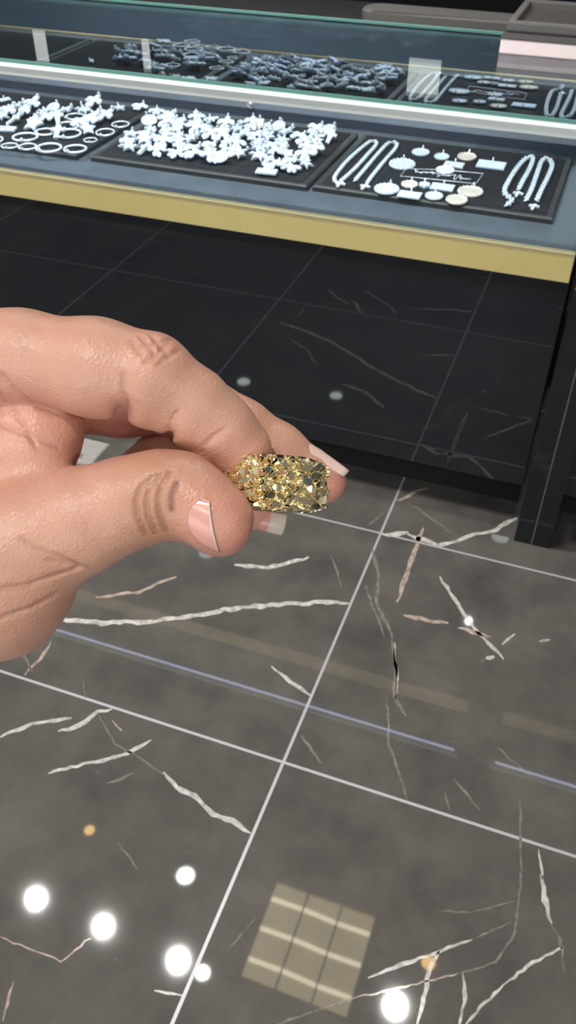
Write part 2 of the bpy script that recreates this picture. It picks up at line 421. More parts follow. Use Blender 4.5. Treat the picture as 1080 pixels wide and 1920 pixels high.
# ------------------------------------------------------------------ display cases
ZT0, ZT1 = .4705, .512        # brass trim
ZG = .676; ZTOP = .682        # top glass
YF = 1.19                     # front glass
YM = 1.655                    # mirror
def showcase(x0, x1, label, lockx):
    t = thing('display_case', label, 'display case', ((x0 + x1) / 2 * U, 1.45 * U, 0))
    cx = (x0 + x1) / 2
    def b(name, lo, hi, m, bev=0., par=t):
        lo = (lo[0] - cx, lo[1] - 1.45, lo[2]); hi = (hi[0] - cx, hi[1] - 1.45, hi[2])
        return box(name, lo, hi, m, par, bev)
    b('base_panel', (x0, 1.253, .062), (x1, 1.275, ZT0), M_BLACK_GLASS)
    b('toe_kick', (x0, 1.283, 0), (x1, 1.30, .07), M_BLACK)
    b('cabinet_body', (x0, 1.30, .0), (x1, 1.95, ZT0 - .005), M_BLACK)
    b('underside', (x0, YF + .012, ZT0), (x1, 1.95, ZT0 + .006), M_BLACK)
    tr = b('brass_trim', (x0, YF - .002, ZT0), (x1, YF + .012, ZT1), M_BRASS, .0015)
    b('trim_edge', (x0, YF - .0022, ZT1 - .004), (x1, YF + .010, ZT1 + .0005), M_BRASS_EDGE, 0, tr and t)
    b('deck', (x0, YF + .012, ZT0 + .006), (x1, YM, ZT1), M_DECK)
    rs = b('riser', (x0, 1.612, ZT1), (x1, YM, .528), M_RISER)
    b('front_glass', (x0, YF, ZT1), (x1, YF + .004, ZG - .016), M_GLASS)
    tg = b('top_glass', (x0, YF, ZG), (x1, YM, ZTOP), M_GLASS)
    b('glass_edge', (x0, YF - .0012, ZG + .001), (x1, YF - .0002, ZTOP), M_EDGE)
    # LED channel under the top front edge
    pr = b('led_channel', (x0, YF - .001, ZG - .0165), (x1, YF + .007, ZG - .0002), M_ALU, .001)
    b('led_glow_edge', (x0, YF - .002, ZG - .0045), (x1, YF - .0008, ZG - .0004), M_LED_GLOW, 0, t)
    dl = b('led_diffuser', (x0 + .01, YF + .001, ZG - .0168), (x1 - .01, YF + .006, ZG - .0163), M_LED)
    b('mirror_back', (x0, YM, .528), (x1, YM + .006, ZG - .0002), M_MIRROR)
    b('back_edge', (x0, YM + .0003, ZG + .002), (x1, YM + .006, ZTOP - .0002), M_EDGE)
    b('rear_ledge', (x0, YM + .006, .64), (x1, 1.95, .66), M_BLACK)
    b('side_panel', (x0, YF + .012, ZT0), (x0 + .004, YM, ZG), M_GLASS)
    b('side_panel', (x1 - .004, YF + .012, ZT0), (x1, YM, ZG), M_GLASS)
    for px, py in lockx:
        d = ray(px, py); k = 1.611 / d[1]
        p = Vector((d[0] * k - cx, 1.6115 - 1.45, 1 + d[2] * k)) * U
        bm = bmesh.new()
        lathe_bm(bm, [(.0085, 0), (.0085, .004), (.0125, .004), (.0125, .001), (.014, 0)][::-1], 20)
        lathe_bm(bm, [(.002, 0), (.0065, 0), (.0065, .006), (.002, .006)], 16)
        o = from_bm('lock', bm, M_PINKMETAL, t, True)
        o.location = p; o.rotation_euler = (PI / 2, 0, 0)
    n = max(1, round((x1 - x0) / .6))
    for i in range(n):
        ld = bpy.data.lights.new('led_light', 'AREA'); ld.shape = 'RECTANGLE'
        ld.size = (x1 - x0) / n * U * .98; ld.size_y = .010; ld.energy = LED_W; ld.color = (.76, .87, 1)
        lo = bpy.data.objects.new('led_light', ld); C.objects.link(lo); lo.parent = t
        lo.location = Vector((x0 + (i + .5) * (x1 - x0) / n - cx, YF + .0095 - 1.45, ZG - .0120)) * U
        lo.rotation_euler = (math.radians(62), 0, 0)
    return t
showcase(-2.4, -.012, 'long glass jewelry display case with brass trim and black base', ((470, 195), (266, 162)))
showcase(.0605, 1.5, 'second glass display case, its end reflected at the right of the floor', ())
def post():
    t = thing('support_post', 'black glossy post with a pale joint standing before the black base', 'post', (.027 * U, 1.21 * U, 0))
    for s in (0, 1):
        lo, hi = ((-.030, -.035, 0), (-.0008, .04, ZT0)) if s == 0 else ((.0008, -.035, 0), (.030, .04, ZT0))
        box('post_half', lo, hi, M_POST, t, .002)
    box('joint_strip', (-.0009, -.0343, 0), (.0009, .03, ZT0), M_GROOVE, t)
post()

# lit panels on the back wall, mirrored in the glass top of the case
for x0, x1, y0, y1, lab in ((66, 88, 58, 112, 'narrow pale lit wall panel mirrored at the left of the glass top'),
                            (268, 281, 74, 128, 'very narrow pale lit wall strip mirrored in the glass top over the left tray'),
                            (765, 825, 113, 172, 'broad pale lit wall panel mirrored in the glass top over the chains')):
    P = []
    for px, py in ((x0, y0), (x1, y0), (x1, y1), (x0, y1)):
        a = at(px, py, ZTOP); d = ray(px, py); k = (3.29 - a[1]) / d[1]
        P.append((a[0] + d[0] * k, ZTOP - d[2] * k))
    xa = (P[0][0] + P[3][0]) / 2; xb_ = (P[1][0] + P[2][0]) / 2; zl = min(P[0][1], P[1][1]); zh = max(P[2][1], P[3][1])
    zl, zh = min(zl, zh), max(zl, zh)
    t = thing('lit_wall_panel', lab, 'wall panel', ((xa + xb_) / 2 * U, 3.29 * U, zl * U))
    hw_ = abs(xb_ - xa) / 2
    box('diffuser', (-hw_, -.004, 0), (hw_, .0, zh - zl), emit('lit_wall_diffuser', (.95, 1, .95), 1.1), t)
    box('backplate', (-hw_ - .006, .0002, -.006), (hw_ + .006, .009, zh - zl + .006), M_BLACK, t)

# opposite counter, seen only in the mirror of the case
t = thing('opposite_counter', 'slate blue counter behind the viewer, seen as the blue band in the mirror', 'counter', (0, -1.3 * U, 0))
box('counter_front', (-3.6, -.25, 0), (3.2, .25, .62), M_BLUE, t, .004)
box('counter_top', (-3.62, -.27, .62), (3.22, .27, .645), M_TRIMW, t, .004)

# ------------------------------------------------------------------ things on and behind the case
p = at(935, 100, ZTOP)
xb, yb = p[0], p[1]
t = thing('storage_box', 'flat pale pink box on the glass top at the right', 'box', ((xb + .13) * U, (yb + .1) * U, ZTOP * U))
box('box_base', (-.13, -.1, .0), (.2, .1, .0205), M_PINK, t, .003)
box('box_lid', (-.131, -.101, .021), (.2, .101, .0235), M_GREY_TRAY, t, .001)
t2 = thing('jewelry_tray', 'dark grey rimmed tray lying on the pale pink box', 'tray', ((xb + .16) * U, (yb + .13) * U, (ZTOP + .0237) * U))
box('tray_floor', (-.15, -.09, 0), (.16, .09, .004), M_GREY_TRAY, t2, .001)
bm = bmesh.new()
for lo, hi in (((-.158, -.098, 0), (.168, -.086, .016)), ((-.158, .086, 0), (.168, .098, .016)), ((-.158, -.086, 0), (-.146, .086, .016)), ((.156, -.086, 0), (.168, .086, .016))):
    box_bm(bm, [a * U for a in lo], [a * U for a in hi], .006)
from_bm('tray_rim', bm, M_GREY_PAD, t2)
# rounded pad on the rear ledge
bm = bmesh.new()
pts = []
d0 = [(670, 30), (945, 55)]
def onY(px, py, Y):
    d = ray(px, py); k = Y / d[1]; return np.array([d[0] * k, Y, 1 + d[2] * k])
pa, pb = onY(668, 25, 1.76), onY(960, 62, 1.76)
xs0, xs1 = pa[0], pb[0] + .05
n = 12
outline = []
for k in range(n + 1):
    a = PI / 2 + PI * k / n
    outline.append((xs0 + .03 + .03 * math.cos(a), 1.77 + .035 + .035 * math.sin(a) * 1.0))
outline = outline + [(xs1, 1.77), (xs1, 1.84)]
prism_bm(bm, [(x * U, y * U) for x, y in outline], .66 * U, (pa[2] + .006) * U, .008)
tag(from_bm('counter_pad', bm, M_GREY_PAD), 'long grey pad with a rounded end lying behind the glass case', 'pad')

# ------------------------------------------------------------------ trays and jewelry
ZD = ZT1 * U                                   # deck top, metres
def tray(x0, x1, y0, y1, label):
    t = thing('display_tray', label, 'tray', ((x0 + x1) / 2 * U, (y0 + y1) / 2 * U, ZD), 0, None)
    a, b = (x1 - x0) / 2 * U, (y1 - y0) / 2 * U
    bm = bmesh.new()
    prism_bm(bm, [(-a, -b), (a, -b), (a, b), (-a, b)], 0, .0152, .004)
    from_bm('tray_base', bm, M_TRAYRIM, t)
    bm = bmesh.new()
    prism_bm(bm, [(-a + .018, -b + .018), (a - .018, -b + .018), (a - .018, b - .018), (-a + .018, b - .018)], .0147, .0175, .0015)
    from_bm('velvet_pad', bm, M_VELVET, t)
tray(-1.235, -.84, 1.276, 1.565, 'left black velvet tray, bangles and pendants on it')
tray(-1.645, -1.245, 1.276, 1.565, 'empty black velvet tray at the left, seen only in the mirror of the case')
tray(-.815, -.432, 1.28, 1.565, 'middle black velvet tray crowded with white pendants')
tray(-.424, -.055, 1.285, 1.565, 'right black velvet tray with chains and round pendants')
ZP = ZD + .0177                                # pad top
ZPU = ZP / U

def bail(parent, y, z, s, m=M_SILVER2):
    bm = bmesh.new()
    tube_bm(bm, [(0, y + s * .5 * math.cos(a), z + s * (1 + math.sin(a))) for a in [2 * PI * k / 12 for k in range(12)]], s * .36, 7, True)
    return from_bm('bail', bm, m, parent)
def stones(bm, pts, r):
    for x, y, z in pts:
        bmesh.ops.create_icosphere(bm, subdivisions=1, radius=r, matrix=Matrix.Translation((x, y, z)))
def mk_medallion(r=.025, m=M_SILVER, sx=1., oval=1.):
    t = bpy.data.objects.new('medallion_pendant', None); C.objects.link(t)
    bm = bmesh.new()
    lathe_bm(bm, [(r * .96, 0), (r, .0015), (r, .004), (r * .86, .0052), (r * .80, .0036), (r * .3, .0056), (r * .05, .006)], 22, sy=oval)
    stones(bm, [(r * .9 * math.cos(a), r * .9 * oval * math.sin(a), .005) for a in [2 * PI * k / 18 for k in range(18)]], r * .09)
    from_bm('disc', bm, m, t)
    bail(t, r * oval * 1.06, .001, .0055); return t
def mk_cross(r=.026, m=M_SILVER):
    t = bpy.data.objects.new('cross_pendant', None); C.objects.link(t)
    bm = bmesh.new(); a = r * .2; ar = r * .62
    prism_bm(bm, [(-a, -r), (a, -r), (a * 1.2, .1 * r), (ar, .1 * r), (ar, .1 * r + 2 * a), (a * 1.2, .1 * r + 2 * a), (a, r), (-a, r), (-a * 1.2, .1 * r + 2 * a), (-ar, .1 * r + 2 * a), (-ar, .1 * r), (-a * 1.2, .1 * r)], 0, .006, .001)
    stones(bm, [(0, -r * .95 + k * r * .32, .006) for k in range(6)] + [(s * r * .42, .1 * r + a, .006) for s in (-1, 1)], r * .13)
    from_bm('cross', bm, m, t); bail(t, r * 1.05, .001, .0055); return t
def mk_star(r=.026, m=M_SILVER, n=5, inner=.48):
    t = bpy.data.objects.new('star_pendant', None); C.objects.link(t)
    bm = bmesh.new()
    prism_bm(bm, [(r * (1 if k % 2 == 0 else inner) * math.sin(PI * k / n), r * (1 if k % 2 == 0 else inner) * math.cos(PI * k / n)) for k in range(2 * n)][::-1], 0, .006, .001)
    stones(bm, [(0, 0, .006)] + [(r * .6 * math.sin(2 * PI * k / n), r * .6 * math.cos(2 * PI * k / n), .006) for k in range(n)], r * .16)
    from_bm('star', bm, m, t); bail(t, r * 1.05, .001, .0055); return t
def mk_plate(w=.04, h=.018, m=M_SILVER):
    t = bpy.data.objects.new('bar_pendant', None); C.objects.link(t)
    bm = bmesh.new(); prism_bm(bm, [(-w / 2, -h / 2), (w / 2, -h / 2), (w / 2, h / 2), (-w / 2, h / 2)], 0, .005, .001)
    stones(bm, [(-w * .42 + w * .84 * k / 6, s * h * .36, .005) for k in range(7) for s in (-1, 1)], .0017)
    from_bm('plate', bm, m, t); bail(t, h * .56, .001, .0055); return t
def mk_cluster(r=.026, m=M_SILVER, seed=0):
    """figure pendant: a small head, a body and spread wings"""
    t = bpy.data.objects.new('figure_pendant', None); C.objects.link(t)
    bm = bmesh.new(); rr = random.Random(seed)
    for x, y, s, q in ((0, .75, .34, .36), (0, .2, .40, .5), (-.5, .3, .48, .3), (.5, .3, .48, .3), (-.75, .0, .3, .22), (.78, .05, .3, .24), (-.22, -.55, .26, .4), (.24, -.6, .26, .42)):
        mt = Matrix.Translation((x * r, y * r, .004 + rr.uniform(0, .003))) @ Matrix.Diagonal((s * r, q * r, .0055, 1))
        bmesh.ops.create_icosphere(bm, subdivisions=2, radius=1, matrix=mt)
    from_bm('figure', bm, m, t); bail(t, r * 1.1, .002, .0055); return t
def mk_bangle(r=.033, m=M_SILVER2):
    t = bpy.data.objects.new('bangle', None); C.objects.link(t)
    bm = bmesh.new(); N = 36
    tube_bm(bm, [(r * math.cos(2 * PI * k / N), r * .97 * math.sin(2 * PI * k / N), .0036) for k in range(N)], .0033, 8, True)
    from_bm('hoop', bm, m, t)
    bm = bmesh.new(); stones(bm, [(0, -r, .006), (-.006, -r * .98, .006), (.006, -r * .98, .006), (0, -r * .98, .010)], .0036)
    from_bm('clasp', bm, M_SILVER, t); return t
def copy_tree(o, parent=None):
    c = o.copy(); C.objects.link(c); c.parent = parent
    for ch in list(o.children): copy_tree(ch, c)
    return c
used = set()
def place(proto, px, py, rz, label, cat, group, tilt=(0, 0), s=1, dz=0, xy=None):
    o = proto if proto.name not in used else copy_tree(proto)
    used.add(proto.name); used.add(o.name)
    q = at(px, py, ZPU + .002) if xy is None else np.array([xy[0], xy[1], ZPU])
    lift = abs(math.sin(tilt[0])) * .024 + abs(math.sin(tilt[1])) * .02
    o.location = (q[0] * U, q[1] * U, ZP + dz + lift)
    o.rotation_euler = (tilt[0], tilt[1], rz); o.scale = (s, s, s)
    return tag(o, label, cat, group)

P_cross, P_star, P_med = mk_cross(), mk_star(), mk_medallion(.022)
P_fig, P_fig2, P_plate = mk_cluster(seed=1), mk_cluster(.029, M_BLUEW, 2), mk_plate(.045, .020)
P_snow = mk_star(.027, M_SILVER, 6, .35)
rnd = random.Random(21)
# middle tray: crowded pendants
kinds = [(P_cross, 'small white cross pendant in the crowd on the middle tray', 'cross pendants on the middle tray'),
         (P_star, 'white five-pointed star pendant in the crowd on the middle tray', 'star pendants on the middle tray'),
         (P_fig, 'white winged figure pendant in the crowd on the middle tray', 'figure pendants on the middle tray'),
         (P_snow, 'white six-pointed pendant in the crowd on the middle tray', 'six-pointed pendants on the middle tray'),
         (P_med, 'small white round pendant in the crowd on the middle tray', 'round pendants on the middle tray'),
         (P_fig2, 'bluish white winged pendant in the crowd on the middle tray', 'bluish pendants on the middle tray')]
NX, NY = 12, 7
for j in range(NY):
    for i in range(NX):
        if j == NY - 1 and (i in (0, 1, 4, 9)): continue
        if j == 0 and i in (0, 8, 9): continue
        x = -.797 + (i + .5 + (.5 if j % 2 else 0) - .25 + rnd.uniform(-.28, .28)) * .345 / NX
        y = 1.306 + (j + .5 + rnd.uniform(-.25, .25)) * .228 / NY
        k = kinds[rnd.choices(range(6), (3, 3, 4, 4, 2, 2))[0]]
        place(k[0], 0, 0, rnd.uniform(-.9, .9), k[1], 'pendant', k[2], (rnd.uniform(.0, .5), rnd.uniform(-.25, .25)), rnd.uniform(.88, 1.18), xy=(x, y), dz=rnd.uniform(0, .004))
place(P_plate, 500, 326, .1, 'wide white bar pendant at the front edge of the middle tray', 'pendant', None, (.1, 0), 1.25, dz=.004)
place(mk_plate(.022, .026, M_CREAM), 487, 240, .1, 'cream white square pendant at the back of the middle tray', 'pendant', None, (.7, 0), 1.15)
place(mk_star(.018, M_BLUEW, 6, .85), 524, 246, .2, 'pale blue six-sided pendant at the back of the middle tray', 'pendant', None, (.7, 0), 1.1)
place(P_fig, 373, 222, .2, 'white winged figure pendant alone at the back rim of the middle tray', 'pendant', None, (.1, 0), .8)
place(P_fig, 294, 212, .4, 'white pendant lying at the back left corner of the middle tray', 'pendant', None, (.1, 0), 1.)
# left tray: bangles and pendants
P_bang = mk_bangle()
for zx, zy, zr in ((185, 425, 92), (200, 492, 65), (355, 500, 92), (545, 508, 82), (500, 400, 92), (490, 345, 85), (655, 440, 45), (762, 388, 70), (872, 325, 68), (540, 268, 78), (330, 380, 80), (70, 480, 60), (-60, 440, 85), (-140, 500, 80)):
    place(P_bang, zx / 3.857, 150 + zy / 3.857, rnd.uniform(-.4, .4), 'thin silver bangle lying flat on the left tray', 'bangle', 'bangles on the left tray', (rnd.uniform(0, .08), 0), max(.55, zr / 88), dz=rnd.uniform(0, .004))
for zx, zy, k, lab in ((390, 225, P_med, 'round'), (680, 190, P_fig, 'winged figure'), (610, 235, P_snow, 'six-pointed'), (230, 210, P_fig2, 'bluish winged'), (110, 215, P_snow, 'six-pointed'),
                       (60, 260, P_fig, 'winged figure'), (180, 260, P_fig, 'winged figure'), (330, 240, P_snow, 'six-pointed'), (460, 235, P_cross, 'cross'), (270, 300, P_star, 'star'), (-40, 250, P_star, 'star'),
                       (110, 310, P_cross, 'cross'), (10, 280, P_snow, 'six-pointed'), (330, 300, P_fig, 'winged figure'), (420, 300, P_cross, 'cross'), (570, 330, P_fig, 'winged figure'), (250, 350, P_star, 'star'),
                       (660, 330, P_fig2, 'bluish winged'), (700, 290, P_snow, 'six-pointed'), (760, 290, P_fig, 'winged figure'), (640, 385, P_star, 'star'), (420, 400, P_cross, 'cross'), (-150, 300, P_snow, 'six-pointed'), (-100, 360, P_fig, 'winged figure'), (-250, 320, P_star, 'star'), (-230, 420, P_fig, 'winged figure')):
    place(k, zx / 3.857, 150 + zy / 3.857, rnd.uniform(-.8, .8), 'white %s pendant among the bangles on the left tray' % lab, 'pendant', 'pendants among the bangles on the left tray', (rnd.uniform(.1, .5), 0), rnd.uniform(.95, 1.25), dz=.003)
place(P_plate, 12, 243, .2, 'large white bar pendant at the left edge of the left tray', 'pendant', None, (.1, 0), 1.3)
place(P_fig, 262, 203, .0, 'white winged figure pendant alone at the back right corner of the left tray', 'pendant', None, (.1, 0), 1.05)
place(P_star, 224, 203, .7, 'white star pendant at the back rim of the left tray', 'pendant', None, (.1, 0), .85)
place(P_plate, 10, 190, 1.1, 'narrow white bar pendant leaning at the back left of the left tray', 'pendant', None, (.3, 0), .8)
# right tray
def q6(zx, zy): return 560 + zx / 2.077, 220 + zy / 2.077
R1 = 'single pendants on the right tray'
for zx, zy, r, m, lab in ((403, 183, 48, M_SILVER, 'largest round white medallion, beside the left chains on the right tray'),
                          (475, 137, 33, M_SILVER, 'oval white medallion at the back of the right tray, near the left chains'),
                          (557, 154, 28, M_SILVER, 'small round white medallion at the back middle of the right tray'),
                          (655, 154, 35, M_CREAM, 'cream white round medallion at the back of the right tray'),
                          (570, 207, 33, M_SILVER2, 'plain flat medallion just behind the script nameplate'),
                          (343, 280, 43, M_SILVER, 'round white medallion at the front left of the right tray, near a cross'),
                          (432, 262, 29, M_CREAM, 'cream round medallion in front of the nameplate at its left'),
                          (527, 307, 30, M_SILVER, 'round white medallion at the front middle of the right tray'),
                          (615, 322, 36, M_CREAM, 'cream oval medallion nearest the front rim of the right tray'),
                          (668, 290, 43, M_CREAM, 'large cream medallion at the front right of the nameplate')):
    px, py = q6(zx, zy)
    s = r / 2.077 / 1400 * U * 1.33
    place(mk_medallion(s, m), px, py, rnd.uniform(-.15, .15), lab, 'pendant', None, (.06, 0))
for zx, zy, ww, m, lab in ((605, 185, 70, M_SILVER, 'white rectangular pendant behind the nameplate on the right tray'),
                           (750, 185, 100, M_BLUEW, 'bluish rectangular pendant at the back right of the right tray'),
                           (560, 272, 78, M_SILVER, 'white rectangular pendant in front of the nameplate, at its middle'),
                           (432, 302, 76, M_SILVER, 'white rectangular pendant at the front left of the right tray')):
    px, py = q6(zx, zy); s = ww / 2.077 / 1400 * U * 1.33
    place(mk_plate(s, s * .62, m), px, py, 0, lab, 'pendant', None, (.05, 0))
px, py = q6(490, 266)
place(mk_star(.016, M_SILVER, 6, .8), px, py, .2, 'small six-sided white pendant in front of the nameplate on the right tray', 'pendant', None, (.1, 0))

def chain_necklace(pts, label, cross_at, thick=.0042):
    P = [at(*q6(*a), ZPU) * U for a in pts]
    org = Vector((P[0][0], P[0][1], ZP))
    t = thing('chain_necklace', label, 'necklace', org)
    L = [Vector((a[0], a[1], ZP)) - org for a in P]
    # smooth resample
    path = []
    n = len(L)
    for i in range(n - 1):
        p0, p1, p2, p3 = L[max(0, i - 1)], L[i], L[i + 1], L[min(n - 1, i + 2)]
        for k in range(10):
            u = k / 10
            path.append(.5 * ((2 * p1) + (-p0 + p2) * u + (2 * p0 - 5 * p1 + 4 * p2 - p3) * u * u + (-p0 + 3 * p1 - 3 * p2 + p3) * u ** 3))
    path.append(L[-1])
    step = thick * 1.75; bm = bmesh.new(); acc = 0; cnt = 0
    prev = path[0]; s = 0
    for a, b in zip(path, path[1:]):
        seg = (b - a).length; 
        while s <= seg and seg > 0:
            c = a.lerp(b, s / seg); d = (b - a).normalized(); ang = math.atan2(d.y, d.x)
            roll = .55 if cnt % 2 else -.55
            mt = Matrix.Translation(c + Vector((0, 0, thick))) @ Matrix.Rotation(ang, 4, 'Z') @ Matrix.Rotation(roll, 4, 'X')
            ring = [mt @ Vector((thick * 1.25 * math.cos(2 * PI * k / 8), thick * .95 * math.sin(2 * PI * k / 8), 0)) for k in range(8)]
            tube_bm(bm, ring, thick * .42, 5, True)
            s += step; cnt += 1
        s -= seg
    from_bm('chain', bm, M_SILVER, t)
    if cross_at:
        q = at(*q6(*cross_at), ZPU) * U
        bm = bmesh.new(); r = .017; a = r * .2; ar = r * .75
        prism_bm(bm, [(-a, -r), (a, -r), (a, .1 * r), (ar, .1 * r), (ar, .1 * r + 2 * a), (a, .1 * r + 2 * a), (a, r), (-a, r), (-a, .1 * r + 2 * a), (-ar, .1 * r + 2 * a), (-ar, .1 * r), (-a, .1 * r)], .0, .005, .001)
        o = from_bm('cross', bm, M_SILVER2, t); o.location = Vector((q[0], q[1], ZP + .001)) - org; o.rotation_euler = (0, 0, -.1)
    return t
chain_necklace([(150, 262), (140, 240), (190, 175), (262, 112), (290, 98), (302, 112), (270, 150), (215, 210), (165, 255)], 'leftmost folded silver chain with a cross on the right tray', (160, 266), .0048)
chain_necklace([(220, 252), (260, 205), (325, 130), (352, 106), (378, 106), (378, 125), (335, 175), (290, 230), (265, 265)], 'second silver chain with a cross from the left on the right tray', (256, 276), .0048)
chain_necklace([(810, 350), (828, 330), (800, 300), (815, 260), (850, 205), (885, 168), (910, 165), (900, 205), (870, 260), (855, 290)], 'thick silver chain with a curled end, left of the right-hand pair', (852, 304), .0058)
chain_necklace([(885, 330), (905, 290), (930, 220), (945, 180), (968, 168), (985, 195), (970, 240), (945, 290), (925, 335)], 'rightmost silver chain with a cross on the right tray', (914, 354), .0058)
# nameplate necklace: wire rectangle with script scroll
def nameplate():
    P = lambda a: at(*q6(*a), ZPU) * U
    org = P((560, 238)); org = Vector((org[0], org[1], ZP))
    t = thing('nameplate_necklace', 'thin silver wire frame with a script scroll at the centre of the right tray', 'necklace', org)
    bm = bmesh.new()
    cyc = [(420, 203), (395, 232), (540, 246), (690, 262), (718, 222), (570, 208)]
    tube_bm(bm, [Vector((P(a)[0], P(a)[1], ZP + .002)) - org for a in cyc], .0012, 6, True)
    from_bm('wire_frame', bm, M_SILVER2, t)
    bm = bmesh.new(); pts = []
    for k in range(90):
        u = k / 89; x = 450 + 215 * u; y = 212 + 34 * u + (5 + 5 * math.sin(u * 17 + 1)) * math.sin(u * 62 + 2 * math.sin(u * 23)) - 2
        x += 9 * math.cos(u * 62)
        p = P((x, y)); pts.append(Vector((p[0], p[1], ZP + .002)) - org)
    tube_bm(bm, pts, .0011, 6)
    from_bm('script_scroll', bm, M_SILVER2, t)
nameplate()

# ------------------------------------------------------------------ the hand
D0 = .19                                        # distance of the ring face from the lens, metres
S = D0 / F
def cp(px, py, dz):
    k = 1 + dz / F
    return np.array([(px - 540) * k, (960 - py) * k, dz])
def cam2world(a):
    a = np.asarray(a, float).reshape(-1, 3)
    q = np.stack([a[:, 0], a[:, 1], -(F + a[:, 2])], 1) * S
    return q @ R.T + np.array([0, 0, U])

VOX = 3.4
LO = np.array([-1900., -560., -220.]); HI = np.array([190., 500., 400.])
DIM = np.ceil((HI - LO) / VOX).astype(int) + 1
def axes(i0, i1): return [LO[k] + VOX * np.arange(i0[k], i1[k]) for k in range(3)]
def smin(a, b, k):
    h = np.clip(k - np.abs(a - b), 0, None) / k
    return np.minimum(a, b) - h * h * k * .25
def sub_box(lo, hi):
    i0 = np.clip(np.floor((lo - LO) / VOX).astype(int), 0, DIM); i1 = np.clip(np.ceil((hi - LO) / VOX).astype(int) + 1, 0, DIM)
    return i0, i1
def rcone(X, Y, Z, a, b, ra, rb):
    ba = b - a; L2 = float(ba @ ba) + 1e-6
    px, py, pz = X - a[0], Y - a[1], Z - a[2]
    t = np.clip((px * ba[0] + py * ba[1] + pz * ba[2]) / L2, 0, 1)
    dx, dy, dz = px - t * ba[0], py - t * ba[1], pz - t * ba[2]
    return np.sqrt(dx * dx + dy * dy + dz * dz) - (ra + t * (rb - ra))
class Field:
    def __init__(s): s.d = np.full(DIM, 80., np.float32)
    def _go(s, a, b, ra, rb, op, pad):
        m = max(ra, rb) + pad
        i0, i1 = sub_box(np.minimum(a, b) - m, np.maximum(a, b) + m)
        if (i1 <= i0).any(): return
        x, y, z = axes(i0, i1)
        X, Y, Z = np.meshgrid(x.astype(np.float32), y.astype(np.float32), z.astype(np.float32), indexing='ij')
        sl = tuple(slice(i0[k], i1[k]) for k in range(3))
        s.d[sl] = op(s.d[sl], rcone(X, Y, Z, a, b, ra, rb))
    def add(s, A, B, k=14):
        a, b = cp(*A[:3]), cp(*B[:3]); ra, rb = A[3] * (1 + A[2] / F), B[3] * (1 + B[2] / F)
        s._go(a, b, ra, rb, lambda d, c: smin(d, c, k), k + 70)
    def chain(s, P, k=14):
        for A, B in zip(P, P[1:]): s.add(A, B, k)
    def cut(s, A, B, r, k=10):
        a, b = cp(*A), cp(*B)
        s._go(a, b, r, r, lambda d, c: -smin(-d, c, k), k + 10)
    def merge(s, o, k): s.d = smin(s.d, o.d, k)
    def sample(s, p):
        q = (np.asarray(p) - LO) / VOX; i = np.floor(q).astype(int)
        i = np.clip(i, 0, DIM - 2); f = q - i; v = 0
        for a in (0, 1):
            for b in (0, 1):
                for c in (0, 1):
                    wgt = (f[0] if a else 1 - f[0]) * (f[1] if b else 1 - f[1]) * (f[2] if c else 1 - f[2])
                    v += wgt * s.d[i[0] + a, i[1] + b, i[2] + c]
        return v
    def surf(s, px, py, d0=-200, d1=330):
        dz = d0
        while dz < d1:
            v = s.sample(cp(px, py, dz))
            if v <= 0.3: return dz
            dz += max(.6, v * .7)
        return None

def surface_nets(d):
    """closed smooth surface of the zero level"""
    d = d.astype(np.float32)
    n = d.shape; neg = d < 0
    c = [(i, j, k) for i in (0, 1) for j in (0, 1) for k in (0, 1)]
    sl = lambda o: tuple(slice(o[a], n[a] - 1 + o[a]) for a in range(3))
    cnt = sum(neg[sl(o)].astype(np.int8) for o in c)
    act = (cnt > 0) & (cnt < 8)
    idx = np.argwhere(act)
    pos = np.zeros((len(idx), 3)); num = np.zeros(len(idx))
    val = {o: d[idx[:, 0] + o[0], idx[:, 1] + o[1], idx[:, 2] + o[2]] for o in c}
    for o in c:
        for ax in range(3):
            if o[ax] == 0:
                o2 = list(o); o2[ax] = 1; o2 = tuple(o2)
                a, b = val[o], val[o2]; m = (a < 0) != (b < 0)
                t = np.where(m, a / np.where(m, a - b, 1), 0)
                pt = np.tile(np.array(o, float), (len(idx), 1)); pt[:, ax] += t
                pos[m] += pt[m]; num[m] += 1
    pos = LO + VOX * (idx + pos / num[:, None])
    vid = np.full(tuple(np.array(n) - 1), -1, np.int64); vid[idx[:, 0], idx[:, 1], idx[:, 2]] = np.arange(len(idx))
    quads = []
    for ax in range(3):
        u, v = (ax + 1) % 3, (ax + 2) % 3
        A = np.take(neg, range(0, n[ax] - 1), ax); B = np.take(neg, range(1, n[ax]), ax)
        e = np.argwhere(A != B)
        e = e[(e[:, u] > 0) & (e[:, v] > 0) & (e[:, u] < n[u] - 1) & (e[:, v] < n[v] - 1)]
        f = A[e[:, 0], e[:, 1], e[:, 2]]
        def g(du, dv):
            q = e.copy(); q[:, u] += du; q[:, v] += dv; return vid[q[:, 0], q[:, 1], q[:, 2]]
        Q = np.stack([g(-1, -1), g(0, -1), g(0, 0), g(-1, 0)], 1)
        Q[~f] = Q[~f][:, ::-1]; quads.append(Q)
    Q = np.concatenate(quads); Q = Q[(Q >= 0).all(1)]
    return pos, Q

# --- index finger
f_index = Field()
f_index.chain([(-170, 672, 55, 108), (40, 668, 15, 82), (180, 690, 0, 88)], 30)
f_index.chain([(180, 690, 0, 88), (278, 708, -6, 84)], 30)
f_index.chain([(285, 712, -4, 79), (362, 757, 14, 65), (413, 802, 35, 61), (450, 840, 62, 58)], 24)
f_index.add((280, 752, 0, 50), (300, 756, 5, 50), 20)
f_index.add((352, 786, 12, 52), (368, 790, 18, 52), 18)
f_index.add((437, 845, 55, 49), (452, 845, 62, 50), 16)
f_index.cut((228, 774, -120), (230, 766, 130), 8, 34)
f_index.cut((318, 818, -100), (318, 812, 130), 7, 18)
